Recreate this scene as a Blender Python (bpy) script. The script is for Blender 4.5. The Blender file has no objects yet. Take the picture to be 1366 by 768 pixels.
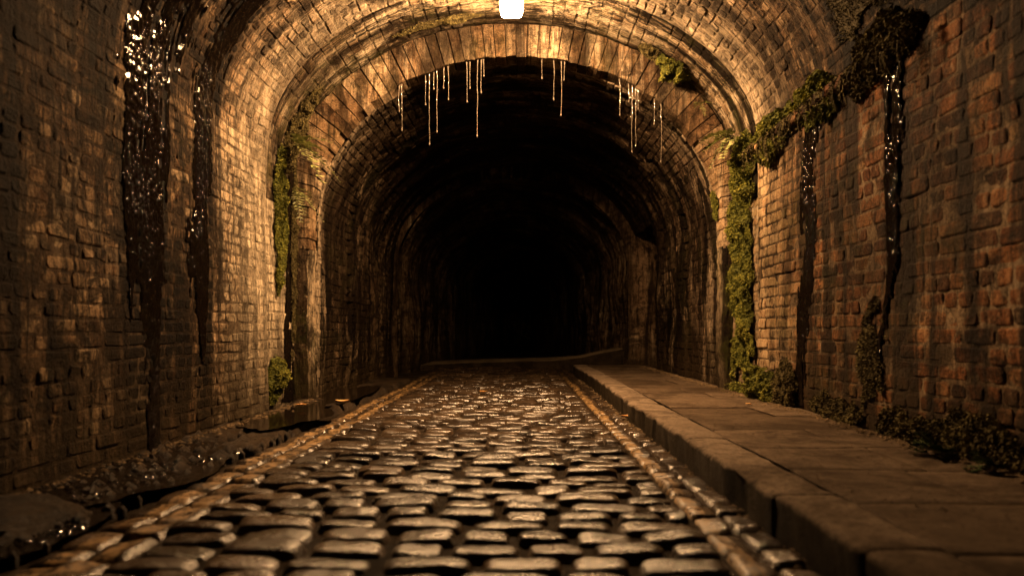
import bpy, math, random
import numpy as np
from mathutils import Vector

SC = bpy.context.scene
COL = SC.collection
RNG = np.random.default_rng(7)
random.seed(7)
PI = math.pi

# ------------------------------------------------------------------ numpy value noise
def _hash(ix, iy, iz):
    n = (ix.astype(np.int64)*73856093) ^ (iy.astype(np.int64)*19349663) ^ (iz.astype(np.int64)*83492791)
    n = (n ^ (n >> 13)) * 1274126177
    n = n ^ (n >> 16)
    return ((n & 0xFFFFF).astype(np.float64))/0xFFFFF

def vn(x, y, z=0.0):
    x = np.asarray(x, float); y = np.asarray(y, float)
    x, y = np.broadcast_arrays(x, y); z = np.broadcast_to(np.asarray(z, float), x.shape)
    ix, iy, iz = np.floor(x), np.floor(y), np.floor(z)
    fx, fy, fz = x-ix, y-iy, z-iz
    fx = fx*fx*(3-2*fx); fy = fy*fy*(3-2*fy); fz = fz*fz*(3-2*fz)
    r = 0
    for dx in (0, 1):
        for dy in (0, 1):
            for dz in (0, 1):
                w = (fx if dx else 1-fx)*(fy if dy else 1-fy)*(fz if dz else 1-fz)
                r = r + w*_hash(ix+dx, iy+dy, iz+dz)
    return r*2-1

def fbm(x, y, z=0.0, o=3):
    a, s, r = 1.0, 1.0, 0
    for k in range(o):
        r = r + a*vn(np.asarray(x)*s+17.3*k, np.asarray(y)*s-9.1*k, np.asarray(z)*s+3.7*k)
        a *= .5; s *= 2.03
    return r

# ------------------------------------------------------------------ mesh builder
class MB:
    def __init__(s):
        s.v = []; s.n = 0; s.f = []; s.m = []; s.sc = []; s.r = []
    def add(s, verts, faces, mat=0, sc=None, rnd=0.5):
        verts = np.asarray(verts, float).reshape(-1, 3); k = len(verts)
        s.v.append(verts)
        s.sc.append(np.zeros((k, 3)) if sc is None else np.asarray(sc, float).reshape(-1, 3))
        s.r.append(np.full(k, rnd) if np.isscalar(rnd) else np.asarray(rnd, float))
        b = s.n
        for f in faces:
            s.f.append([int(i)+b for i in f])
        s.m += [mat]*len(faces)
        s.n += k
    def grid(s, P, mat=0, sc=None, rnd=0.5, mask=None, flip=False):
        """P: (nu,nv,3)"""
        nu, nv = P.shape[:2]
        idx = np.arange(nu*nv).reshape(nu, nv)
        a, b, c, d = idx[:-1, :-1], idx[1:, :-1], idx[1:, 1:], idx[:-1, 1:]
        q = np.stack([a, b, c, d] if not flip else [a, d, c, b], -1).reshape(-1, 4)
        if mask is not None:
            q = q[mask[:-1, :-1].reshape(-1)]
            used = np.unique(q); mp = -np.ones(nu*nv, int); mp[used] = np.arange(len(used))
            V = P.reshape(-1, 3)[used]
            sc2 = None if sc is None else sc.reshape(-1, 3)[used]
            r2 = rnd if np.isscalar(rnd) else np.asarray(rnd).reshape(-1)[used]
            s.add(V, mp[q], mat, sc2, r2)
        else:
            s.add(P.reshape(-1, 3), q, mat, None if sc is None else sc.reshape(-1, 3),
                  rnd if np.isscalar(rnd) else np.asarray(rnd).reshape(-1))
    def build(s, name, mats, parent=None, smooth=True, loc=None):
        me = bpy.data.meshes.new(name)
        V = np.concatenate(s.v)
        if loc is not None: V = V-np.asarray(loc)
        me.from_pydata(V.tolist(), [], s.f)
        if not isinstance(mats, (list, tuple)): mats = [mats]
        for m in mats: me.materials.append(m)
        me.polygons.foreach_set('material_index', s.m)
        me.polygons.foreach_set('use_smooth', [smooth]*len(s.f))
        a = me.attributes.new('sc', 'FLOAT_VECTOR', 'POINT')
        a.data.foreach_set('vector', np.concatenate(s.sc).reshape(-1))
        a = me.attributes.new('rnd', 'FLOAT', 'POINT')
        a.data.foreach_set('value', np.concatenate(s.r))
        me.update()
        o = bpy.data.objects.new(name, me); COL.objects.link(o)
        if loc is not None: o.location = loc
        if parent: o.parent = parent
        return o
    def box(s, x0, x1, y0, y1, z0, z1, mat=0, bev=0.0, jit=0.0, rnd=0.5):
        b = bev
        V = []; 
        xs, ys, zs = (x0, x1), (y0, y1), (z0, z1)
        if b <= 0:
            V = [(x, y, z) for z in zs for y in ys for x in xs]
            F = [(0, 2, 3, 1), (4, 5, 7, 6), (0, 1, 5, 4), (2, 6, 7, 3), (0, 4, 6, 2), (1, 3, 7, 5)]
        else:
            cor = {}
            for i in (0, 1):
                for j in (0, 1):
                    for k in (0, 1):
                        ox = b if i == 0 else -b; oy = b if j == 0 else -b; oz = b if k == 0 else -b
                        jx, jy, jz = (RNG.normal(0, jit, 3) if jit else (0, 0, 0))
                        p = (xs[i]+jx, ys[j]+jy, zs[k]+jz)
                        for ax, q in enumerate([(p[0], p[1]+oy, p[2]+oz), (p[0]+ox, p[1], p[2]+oz), (p[0]+ox, p[1]+oy, p[2])]):
                            cor[(i, j, k, ax)] = len(V); V.append(q)
            F = []
            c = lambda i, j, k, a: cor[(i, j, k, a)]
            F += [[c(0,0,0,0), c(0,0,1,0), c(0,1,1,0), c(0,1,0,0)], [c(1,0,0,0), c(1,1,0,0), c(1,1,1,0), c(1,0,1,0)]]
            F += [[c(0,0,0,1), c(1,0,0,1), c(1,0,1,1), c(0,0,1,1)], [c(0,1,0,1), c(0,1,1,1), c(1,1,1,1), c(1,1,0,1)]]
            F += [[c(0,0,0,2), c(0,1,0,2), c(1,1,0,2), c(1,0,0,2)], [c(0,0,1,2), c(1,0,1,2), c(1,1,1,2), c(0,1,1,2)]]
            for i in (0, 1):
                for j in (0, 1):
                    F.append([c(i,j,0,0), c(i,j,1,0), c(i,j,1,1), c(i,j,0,1)])
                    F.append([c(i,0,j,0), c(i,1,j,0), c(i,1,j,2), c(i,0,j,2)])
                    F.append([c(0,i,j,1), c(1,i,j,1), c(1,i,j,2), c(0,i,j,2)])
                    for k in (0, 1): F.append([c(i,j,k,0), c(i,j,k,1), c(i,j,k,2)])
        s.add(V, F, mat, V, rnd)

def fix_normals(o):
    import bmesh
    bm = bmesh.new(); bm.from_mesh(o.data); bmesh.ops.recalc_face_normals(bm, faces=bm.faces); bm.to_mesh(o.data); bm.free()
    return o

def tag(o, label=None, cat=None, group=None, kind=None):
    if label: o['label'] = label
    if cat: o['category'] = cat
    if group: o['group'] = group
    if kind: o['kind'] = kind
    return o
def thing(name, label, cat, loc=(0, 0, 0), group=None):
    o = bpy.data.objects.new(name, None); COL.objects.link(o); o.location = loc
    return tag(o, label, cat, group)

# ------------------------------------------------------------------ materials
class NT:
    def __init__(s, name):
        s.mat = bpy.data.materials.new(name); s.mat.use_nodes = True
        s.t = s.mat.node_tree; s.n = s.t.nodes; s.l = s.t.links
        s.bsdf = s.n['Principled BSDF']; s.out = s.n['Material Output']
    def put(s, sock, val):
        if val is None: return
        if isinstance(val, bpy.types.NodeSocket): s.l.new(val, sock)
        else:
            if hasattr(sock, 'default_value'):
                if isinstance(val, (tuple, list)) and len(val) == 3 and len(sock.default_value) == 4: val = (*val, 1)
                sock.default_value = val
    def attr(s, name, out='Fac'):
        n = s.n.new('ShaderNodeAttribute'); n.attribute_name = name; return n.outputs[out]
    def pos(s):
        return s.n.new('ShaderNodeNewGeometry').outputs['Position']
    def map(s, v, scale=(1, 1, 1), loc=(0, 0, 0)):
        n = s.n.new('ShaderNodeMapping'); s.put(n.inputs['Vector'], v); n.inputs['Scale'].default_value = scale
        n.inputs['Location'].default_value = loc
        return n.outputs[0]
    def noise(s, v, scale=5, detail=4, rough=.55, dist=0):
        n = s.n.new('ShaderNodeTexNoise'); s.put(n.inputs['Vector'], v)
        n.inputs['Scale'].default_value = scale; n.inputs['Detail'].default_value = detail
        n.inputs['Roughness'].default_value = rough; n.inputs['Distortion'].default_value = dist
        return n.outputs['Fac']
    def vor(s, v, scale=5, feat='F1'):
        n = s.n.new('ShaderNodeTexVoronoi'); n.feature = feat; s.put(n.inputs['Vector'], v); n.inputs['Scale'].default_value = scale
        return n.outputs['Distance']
    def ramp(s, f, stops, interp='LINEAR'):
        n = s.n.new('ShaderNodeValToRGB'); s.put(n.inputs[0], f); e = n.color_ramp.elements
        n.color_ramp.interpolation = interp
        while len(e) < len(stops): e.new(.5)
        for i, (p, c) in enumerate(stops):
            e[i].position = p; e[i].color = (*c, 1) if not np.isscalar(c) else (c, c, c, 1)
        return n.outputs[0]
    def rng(s, f, a, b, c=0., d=1.):
        n = s.n.new('ShaderNodeMapRange'); s.put(n.inputs[0], f)
        for i, q in enumerate((a, b, c, d)): s.put(n.inputs[i+1], q)
        return n.outputs[0]
    def mix(s, f, a, b, mode='MIX'):
        n = s.n.new('ShaderNodeMix'); n.data_type = 'RGBA'; n.blend_type = mode
        s.put(n.inputs[0], f); s.put(n.inputs[6], a); s.put(n.inputs[7], b); return n.outputs[2]
    def m(s, op, a, b=None, c=None):
        n = s.n.new('ShaderNodeMath'); n.operation = op
        s.put(n.inputs[0], a); s.put(n.inputs[1], b); s.put(n.inputs[2], c); return n.outputs[0]
    def sep(s, v):
        n = s.n.new('ShaderNodeSeparateXYZ'); s.put(n.inputs[0], v); return n.outputs
    def bump(s, h, strength=.5, dist=.01, nrm=None):
        n = s.n.new('ShaderNodeBump'); s.put(n.inputs['Height'], h); n.inputs['Strength'].default_value = strength
        n.inputs['Distance'].default_value = dist
        if nrm is not None: s.put(n.inputs['Normal'], nrm)
        return n.outputs[0]
    def set(s, **k):
        for a, b in k.items(): s.put(s.bsdf.inputs[a.replace('_', ' ')], b)
        return s

def masonry(name, cols, grime=.6, calcite=.3, calc_col=(.55, .47, .36), wet=.3, green=0.0, mortar=False, lime_lit_y=None, fr=.85, stains=(), stain_side=False):
    """per-brick tone from rnd; soot, damp and lime in vertical runs, in surface coordinates (x along tunnel, y up the profile)"""
    t = NT(name)
    sc = t.attr('sc', 'Vector'); P = t.pos()
    su, sv, _ = t.sep(sc)
    r = t.attr('rnd')
    fine = t.noise(P, 75, 6, .7)
    med = t.noise(P, 16, 6, .7)
    big = t.noise(P, 1.3, 5, .6, .6)
    big2 = t.noise(t.map(P, (1, 1, 1), (9, 4, 2)), .8, 4, .6, .3)
    c = t.ramp(t.m('ADD', r, t.m('MULTIPLY', t.m('SUBTRACT', med, .5), .8)), cols)
    c = t.mix(t.rng(fine, .38, .68, 0, .75), c, (.05, .03, .018))
    c = t.mix(t.rng(t.noise(t.map(P, (1, 1, 1), (3, 3, 3)), 28, 5, .75), .56, .68, 0, .6), c, (.44, .34, .23))
    runs = t.noise(t.map(sc, (4.2, .45, 1)), 1, 7, .68, .35)
    runs2 = t.noise(t.map(sc, (15, 1.0, 1), (7, 3, 0)), 1, 6, .7, .3)
    runs3 = t.noise(t.map(sc, (34, 2.6, 1), (1, 8, 0)), 1, 5, .7, .2)
    lm = t.rng(big, .42, .60); lime_lit = 0.0; gr = grime
    if lime_lit_y is not None:
        lime_lit = t.m('MULTIPLY', t.rng(t.m('ADD', su, t.m('MULTIPLY', runs, .8)), lime_lit_y[0]+.4, lime_lit_y[1]+.4), 1.)  # lime zone; on near walls its paleness also stands in for lamp falloff
        lm = t.m('MAXIMUM', t.m('MULTIPLY', lm, .5), lime_lit)
        gr = t.m('MULTIPLY', grime, t.rng(lime_lit, 0, 1, 1, .5))  # grime thinned inside the zone, part of the painted lamp falloff
    if lime_lit_y is not None:
        c = t.mix(t.m('MULTIPLY', t.m('MULTIPLY', lime_lit, .7), t.rng(med, .38, .56, .35, 1)), c, calc_col)  # calcite tint, doubling as painted brightness on walls beside the lamp
    lime = t.m('MULTIPLY', t.m('MULTIPLY', t.rng(t.m('ADD', runs2, t.m('MULTIPLY', lime_lit, .07)), .46, .58), lm), calcite)
    lime = t.m('MULTIPLY', lime, t.rng(t.m('ADD', med, t.m('MULTIPLY', fine, .5)), .55, .9, .15, 1))
    c = t.mix(lime, c, calc_col)
    soot = t.m('MAXIMUM', t.rng(runs, .47, .56), t.m('MULTIPLY', t.rng(runs3, .52, .59), fr))
    c = t.mix(t.m('MULTIPLY', soot, t.m('MINIMUM', t.m('MULTIPLY', gr, 1.15), 1.)), c, (.008, .005, .003))
    g2 = t.m('MULTIPLY', t.rng(t.noise(P, 2.6, 8, .78, 1.), .49, .59), gr)
    c = t.mix(g2, c, (.010, .0065, .004))
    g3 = t.m('MULTIPLY', t.rng(t.noise(P, 9, 7, .82, .6), .52, .60), t.m('MULTIPLY', gr, .95))
    c = t.mix(g3, c, (.014, .009, .005))
    c = t.mix(t.m('MULTIPLY', t.rng(big2, .44, .56), t.m('MULTIPLY', gr, .75)), c, (.02, .013, .008))
    for cu_, wd_ in stains:
        dd = t.m('ABSOLUTE', t.m('SUBTRACT', t.m('ADD', su, t.m('MULTIPLY', t.m('SUBTRACT', runs2, .5), .45)), cu_))
        mk = t.rng(t.m('ADD', dd, t.m('MULTIPLY', t.m('SUBTRACT', med, .5), .12)), wd_*.45, wd_*.85, 1, 0)
        if stain_side: mk = t.m('MULTIPLY', mk, t.rng(t.sep(P)[0], -1.3, -.9, 1, 0) if wd_ < 1 else t.rng(t.m('ADD', t.sep(P)[0], t.m('MULTIPLY', runs, .8)), 1.5, 1.95, 0, 1))
        c = t.mix(t.m('MULTIPLY', mk, .93), c, (.006, .004, .0025))
    if green:
        gm = t.m('MULTIPLY', t.rng(t.noise(P, 2.3, 7, .75), .5, .62), green)
        c = t.mix(gm, c, (.05, .055, .014))
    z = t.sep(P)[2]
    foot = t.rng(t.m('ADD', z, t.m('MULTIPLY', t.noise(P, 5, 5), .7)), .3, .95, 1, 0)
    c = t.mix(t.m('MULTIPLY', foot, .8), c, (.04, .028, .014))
    rough = t.rng(t.m('ADD', runs, t.m('MULTIPLY', fine, .4)), .5, .95, .8, .8-wet*.55)
    b = t.m('ADD', t.m('MULTIPLY', fine, .45), t.m('MULTIPLY', t.noise(P, 30, 6, .75), 1.))
    b = t.m('ADD', b, t.m('MULTIPLY', runs3, .6))
    gm_ = t.n.new('ShaderNodeGamma'); t.put(gm_.inputs[0], c); gm_.inputs[1].default_value = 1.2; c = gm_.outputs[0]
    n = t.bump(b, 1., .022)
    t.set(Base_Color=c, Roughness=rough, Normal=n, Specular_IOR_Level=.05)
    return t.mat

TAN = [(0, (.03, .018, .011)), (.25, (.15, .088, .048)), (.5, (.33, .215, .125)), (.75, (.48, .345, .215)), (1, (.62, .49, .34))]
RED = [(0, (.03, .016, .010)), (.3, (.20, .083, .036)), (.55, (.36, .165, .07)), (.8, (.46, .25, .12)), (1, (.55, .38, .22))]
M = {}
M['brick_l'] = masonry('buff_brick', TAN, .95, 1., (.70, .60, .45), green=.10, wet=.5, lime_lit_y=(4.7, 5.5), stains=((4.05, .36), (4.74, .22)))  # lime span near the lamp, partly real streaks, partly light falloff in colour
M['brick_v'] = masonry('vault_brick', TAN, .97, .7, wet=.5, lime_lit_y=(4.8, 5.8), stains=((4.10, .44), (4.8, .32), (3.55, 1.3)), stain_side=True)  # vault paler towards the lamp: limewash plus painted falloff
M['brick_r'] = masonry('red_brick', RED, .75, .5, (.58, .46, .30), green=.25, wet=.5, lime_lit_y=(4.7, 5.7), fr=.3)  # lime span here also paints the lamp's brighter stretch of wall
M['mortar_l'] = masonry('old_mortar', [(0, (.07, .047, .03)), (1, (.17, .12, .075))], .7, .8, (.5, .42, .31), lime_lit_y=(4.9, 5.7))  # mortar follows the same lime and painted falloff
M['mortar_r'] = masonry('pale_mortar', [(0, (.22, .155, .095)), (1, (.44, .34, .23))], .72, .4, mortar=True, fr=.2)
M['lime'] = masonry('limewashed_brick', [(0, (.22, .15, .09)), (.5, (.50, .40, .28)), (1, (.70, .60, .46))], .85, .9, (.7, .62, .48), green=.35)
M['vouss'] = masonry('voussoir_brick', [(0, (.12, .07, .04)), (.5, (.40, .27, .16)), (1, (.66, .53, .37))], .62, .8, (.66, .56, .42), green=.2)
M['damp'] = masonry('damp_mossy_render', [(0, (.03, .02, .012)), (1, (.13, .09, .05))], .8, .25, green=.7, fr=.3)
M['inner'] = masonry('sooty_brick', [(0, (.03, .02, .013)), (.5, (.13, .09, .06)), (1, (.34, .25, .17))], .95, 1., (.60, .50, .37), wet=.6, green=.12, lime_lit_y=(7.7, 6.7))
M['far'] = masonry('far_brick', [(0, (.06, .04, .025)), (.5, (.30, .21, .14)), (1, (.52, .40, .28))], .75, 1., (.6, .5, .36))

def stone(name, c0, c1, rough=(.5, .85), bumpd=.006, spec=.03, low=None):
    t = NT(name); P = t.pos(); r = t.attr('rnd')
    f = t.noise(P, 110, 6, .75); m = t.noise(P, 8, 8, .75); b = t.noise(P, 1.9, 7, .7, .5); g = t.noise(t.map(P, (1, 1, 1), (4, 4, 4)), 32, 6, .8)
    d = lambda k: (c0[0]*k, c0[1]*k*.96, c0[2]*k*.9)
    c = t.mix(t.rng(m, .35, .65), c0, c1)
    c = t.mix(t.rng(r, 0, 1, 0, .55), c, d(.5))
    c = t.mix(t.rng(f, .42, .62, 0, .6), c, d(.3))
    c = t.mix(t.rng(b, .46, .60, 0, .75), c, d(.28))
    c = t.mix(t.rng(g, .54, .62, 0, .7), c, d(.2))
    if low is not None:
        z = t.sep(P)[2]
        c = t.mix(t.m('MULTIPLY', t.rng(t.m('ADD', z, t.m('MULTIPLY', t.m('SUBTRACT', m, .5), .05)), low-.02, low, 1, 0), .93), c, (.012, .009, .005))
    n = t.bump(t.m('ADD', t.m('ADD', f, g), t.m('MULTIPLY', m, 1.8)), .9, bumpd)
    t.set(Base_Color=c, Roughness=t.rng(b, .40, .60, rough[0], rough[1]), Normal=n, Specular_IOR_Level=spec)
    return t.mat
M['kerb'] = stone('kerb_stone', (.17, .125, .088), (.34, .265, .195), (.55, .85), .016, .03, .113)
M['slab'] = stone('paving_slab', (.085, .06, .04), (.15, .11, .075), (.4, .75), .008)
M['rock'] = stone('wet_rock', (.035, .024, .015), (.085, .06, .038), (.28, .6), .02, .12)
M['block'] = stone('pale_block', (.26, .20, .13), (.42, .33, .22), (.5, .8), .02)
M['dirt'] = stone('wet_dirt', (.03, .022, .014), (.07, .05, .032), (.3, .7), .02)
M['grit'] = stone('grit', (.10, .07, .04), (.24, .17, .10), (.4, .8), .01)

def sett_mat():
    t = NT('wet_setts'); P = t.pos(); r = t.attr('rnd')
    x, y, z = t.sep(P)
    f = t.noise(P, 120, 5, .7); m = t.noise(P, 17, 6, .65)
    c = t.ramp(r, [(0, (.008, .005, .003)), (.5, (.022, .014, .008)), (1, (.05, .032, .018))])
    c = t.mix(t.rng(m, .4, .7, 0, .6), c, (.045, .032, .022))
    wob = t.m('MULTIPLY', t.m('SUBTRACT', t.noise(t.map(P, (.1, .8, 0)), 1.2, 2), .5), .10)
    xx = t.m('ADD', x, wob)
    xx2 = t.m('ADD', xx, t.m('MULTIPLY', t.m('SUBTRACT', m, .5), .05))
    mask = None
    for cx, w in ((-1.215, .042), (-1.345, .036), (.635, .04)):
        d = t.m('ABSOLUTE', t.m('SUBTRACT', xx2, cx))
        k = t.rng(d, w*.75, w, 1, 0)
        mask = k if mask is None else t.m('MAXIMUM', mask, k)
    wear = t.m('MULTIPLY', t.rng(t.noise(P, 30, 6, .8), .44, .55), t.rng(t.noise(P, 3, 4, .6), .36, .5, .25, 1))
    mask = t.m('MULTIPLY', t.m('MULTIPLY', mask, wear), t.rng(z, -.04, -.025))
    mask = t.m('MULTIPLY', mask, t.rng(y, 9., 12., 1, 0))
    c = t.mix(t.m('MULTIPLY', mask, .8), c, (.25, .15, .055))
    n = t.bump(t.m('ADD', t.m('MULTIPLY', f, .5), t.m('ADD', t.m('MULTIPLY', m, 1.4), t.noise(P, 45, 6, .75))), .8, .0035)
    rough = t.rng(t.noise(P, 7, 6, .7), .40, .60, .16, .35)
    rough = t.m('ADD', rough, t.m('MULTIPLY', mask, .3))
    t.set(Base_Color=c, Roughness=rough, Normal=n, Specular_IOR_Level=.42)
    return t.mat
M['sett'] = sett_mat()
def wetmat(nm='wet_black_seep', sp=.16):
    t = NT(nm); P = t.pos(); sc = t.attr('sc', 'Vector')
    a = t.noise(t.map(sc, (70, 28, 1)), 1, 3, .6, .4)
    b = t.rng(t.vor(t.map(P, (75, 75, 60)), 1), .0, .28, 1, 0)
    n = t.bump(t.m('ADD', t.m('MULTIPLY', a, .35), b), 1., .006)
    c = t.mix(t.noise(P, 12, 4), (.002, .0013, .001), (.006, .004, .0025))
    t.set(Base_Color=c, Roughness=.04, Normal=n, Specular_IOR_Level=sp)
    return t.mat
M['wet'] = wetmat(); M['drop'] = wetmat('water_drops', .8)
def puddlemat(name, bs, sc_, sp=.5):
    t = NT(name); P = t.pos()
    n = t.bump(t.noise(P, sc_, 4, .6, .4), bs, .012)
    t.set(Base_Color=(.006, .004, .0025), Roughness=.03, Normal=n, Specular_IOR_Level=sp)
    return t.mat
M['still'] = puddlemat('still_water', .12, 14)
M['ripple'] = puddlemat('rippling_water', .6, 45, .2)
def leafmat(name, a, b, c2, rough=.5):
    t = NT(name); r = t.attr('rnd'); P = t.pos()
    c = t.ramp(r, [(0, a), (.55, b), (1, c2)])
    c = t.mix(t.rng(t.noise(P, 9, 4), .45, .65, 0, .6), c, a)
    t.set(Base_Color=c, Roughness=rough, Specular_IOR_Level=.15 if rough > .6 else .35)
    return t.mat
M['moss'] = leafmat('moss_green', (.03, .035, .008), (.13, .135, .022), (.34, .31, .06), .85)
M['mossb'] = leafmat('moss_brown', (.03, .023, .009), (.085, .068, .025), (.18, .15, .055), .85)
M['fern'] = leafmat('fern_green', (.07, .085, .025), (.20, .21, .07), (.36, .34, .15), .4)
M['leafd'] = leafmat('glossy_leaf', (.02, .03, .012), (.05, .07, .03), (.12, .14, .07), .22)
M['dry'] = leafmat('dry_leaf', (.22, .10, .03), (.36, .19, .06), (.5, .30, .12), .5)
t = NT('lime_straw'); t.set(Base_Color=(.5, .42, .33), Roughness=.08, Transmission_Weight=.75, IOR=1.4, Specular_IOR_Level=.6); M['straw'] = t.mat
t = NT('lamp_metal'); t.set(Base_Color=(.10, .09, .08), Metallic=.6, Roughness=.5); M['metal'] = t.mat
t = NT('lamp_glow'); t.set(Base_Color=(.9, .9, .9), Emission_Color=(1, .575, .26, 1), Emission_Strength=1300.); M['glow'] = t.mat

# ------------------------------------------------------------------ tunnel profile
class Prof:
    def __init__(s, cx, a, b, spring, zf=-.12):
        s.cx, s.a, s.b, s.sp, s.zf = cx, a, b, spring, zf
        th = np.linspace(0, PI, 721)
        x = cx-a*np.cos(th); z = spring+b*np.sin(th)
        nx = np.cos(th)/a; nz = -np.sin(th)/b
        L = np.hypot(nx, nz); nx, nz = nx/L, nz/L
        d = np.concatenate([[0], np.cumsum(np.hypot(np.diff(x), np.diff(z)))])
        s.h = spring-zf; s.arc = d[-1]; s.L = 2*s.h+s.arc
        s.V = np.concatenate([[0], s.h+d, [s.L]])
        s.X = np.concatenate([[cx-a], x, [cx+a]]); s.Z = np.concatenate([[zf], z, [zf]])
        s.NX = np.concatenate([[1], nx, [-1]]); s.NZ = np.concatenate([[0], nz, [0]])
        s.vl, s.vr = s.h, s.h+s.arc
    def at(s, v):
        return (np.interp(v, s.V, s.X), np.interp(v, s.V, s.Z), np.interp(v, s.V, s.NX), np.interp(v, s.V, s.NZ))
    def left(s, z): return z-s.zf
    def right(s, z): return s.L-(z-s.zf)
    def inside(s, x, z):
        if z < s.sp: return abs(x-s.cx) < s.a
        return ((x-s.cx)/s.a)**2+((z-s.sp)/s.b)**2 < 1

def surf_of(prof, wob=.022, off=None, seed=0., ws=1.3):
    def S(u, v, h=0.):
        u, v = np.broadcast_arrays(np.asarray(u, float), np.asarray(v, float))
        x, z, nx, nz = prof.at(v)
        d = h + wob*fbm(u*ws+seed, v*ws, seed, 2)
        if off is not None: d = d+off(u, v)
        return np.stack([x+nx*d, u, z+nz*d], -1)
    return S

OCT = []
def brick_ring(u0, u1, v0, v1, c):
    return [(u0+c, v0), (u1-c, v0), (u1, v0+c), (u1, v1-c), (u1-c, v1), (u0+c, v1), (u0, v1-c), (u0, v0+c)]
def bricks(mb, S, u0, u1, v0, v1, course=.078, gap=.009, prot=.0065, mat=0, skip=None, long_=.222, seed=1, rowmode=None):
    rg = np.random.default_rng(seed)
    nrow = max(1, int(round((v1-v0)/course))); ch = (v1-v0)/nrow
    U, V, H, R = [], [], [], []
    for i in range(nrow):
        md = rg.random() if rowmode is None else rowmode
        u = u0-rg.random()*.1
        while u < u1:
            if md < .35: l = .108
            elif md < .7: l = long_
            else: l = long_ if rg.random() < .8 else .108
            l *= rg.uniform(.93, 1.06)
            a, b = max(u, u0)+gap/2, min(u+l, u1)-gap/2
            u += l
            if b-a < .03: continue
            va, vb = v0+i*ch+gap/2, v0+(i+1)*ch-gap/2
            if skip is not None and skip((a+b)/2, (va+vb)/2): continue
            if rg.random() < .010: continue
            h = prot*rg.uniform(.65, 1.2)
            q = rg.random()
            if q < .06: h *= .25
            elif q > .975: h += .007
            tone = rg.beta(2.2, 2.2)
            if rg.random() < .08: tone = rg.uniform(0, .15)
            j = rg.normal(0, .0024, (8, 2)); tu, tv = rg.normal(0, .0022, 2)
            for ins, hh, cc in ((0, -.012, .008), (.0008, h-.0045, .011), (.008, h, .012)):
                pts = np.array(brick_ring(a+ins, b-ins, va+ins, vb-ins, min(cc, (b-a)*.3)))
                pts = pts+j
                U.append(pts[:, 0]); V.append(pts[:, 1])
                s1 = (pts[:, 0]-(a+b)/2)/(b-a)*2; s2 = (pts[:, 1]-(va+vb)/2)/(vb-va)*2
                H.append(np.full(8, hh)+(0 if hh < 0 else 1)*(s1*tu+s2*tv)); R.append(np.full(8, tone))
    U, V, H, R = map(np.concatenate, (U, V, H, R))
    P = S(U, V, H)
    nb = len(U)//24
    F = []
    for b in range(nb):
        o = b*24
        for r in (0, 8):
            for k in range(8):
                k2 = (k+1) % 8
                F.append((o+r+k, o+r+k2, o+r+8+k2, o+r+8+k))
        F.append(tuple(o+16+k for k in range(8)))
    mb.add(P, F, mat, np.stack([U, V, H], -1), R)
def backing(mb, S, u0, u1, v0, v1, res=.05, mat=1, skip=None, h=.0015, amp=.004):
    nu, nv = max(2, int((u1-u0)/res)), max(2, int((v1-v0)/res))
    U, V = np.meshgrid(np.linspace(u0, u1, nu), np.linspace(v0, v1, nv), indexing='ij')
    P = S(U, V, h+amp*vn(U*30, V*30))
    m = None
    if skip is not None:
        m = np.array([[not skip(U[i, j]+res/2, V[i, j]+res/2) for j in range(nv)] for i in range(nu)])
    mb.grid(P, mat, np.stack([U, V, 0*U], -1), .5+.4*vn(U*2, V*2), m)

A = Prof(-.055, 1.945, 1.31, 2.07)          # near vault
B = Prof(-.027, 1.877, 1.482, 1.65)         # arch opening
Cc = Prof(-.10, 1.77, 1.36, 1.62)           # far tunnel
SA = surf_of(A, .018)
Y0, Y1, Y2 = -1.2, 5.93, 6.8

near = thing('brick_tunnel', 'wide near stretch of brick tunnel with soot streaked walls around the cobbled road', 'tunnel')
def part(name, S, u0, u1, v0, v1, mats, parent, label=None, seed=1, skip=None, **k):
    mb = MB(); bricks(mb, S, u0, u1, v0, v1, seed=seed, skip=skip, **k); backing(mb, S, u0, u1, v0, v1, skip=skip)
    o = mb.build(name, mats, parent, smooth=False)
    if label: o['label'] = label
    return o
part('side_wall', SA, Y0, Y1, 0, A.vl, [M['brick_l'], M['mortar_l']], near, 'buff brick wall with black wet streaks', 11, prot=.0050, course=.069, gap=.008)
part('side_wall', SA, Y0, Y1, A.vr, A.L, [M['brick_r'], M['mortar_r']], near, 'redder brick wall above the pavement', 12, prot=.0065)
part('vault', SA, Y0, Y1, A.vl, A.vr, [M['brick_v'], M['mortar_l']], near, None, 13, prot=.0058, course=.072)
# dark groove between the vault and the arch band
mb = MB(); backing(mb, surf_of(A, .018), Y1, 6.0, 0, A.L, .035, 0, None, -.06)
mb.build('groove', [M['far']], near)
# projecting string course on the right at springing
mb = MB()
yy = 4.2
rg = np.random.default_rng(5)
while yy < 5.9:
    l = rg.uniform(.2, .26); l = min(l, 5.92-yy)
    if l < .05: break
    mb.box(1.80+rg.uniform(-.008, .008), 1.92, yy+.004, yy+l-.004, 2.03, 2.095+rg.uniform(-.004, .004), bev=.008, rnd=rg.random())
    yy += l
o = mb.build('ledge', [M['brick_r']], near, False)

arch = thing('brick_arch', 'round brick arch ring with limewashed soffit band behind the ceiling lamp', 'arch', (0, 6.8, 0))
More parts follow.
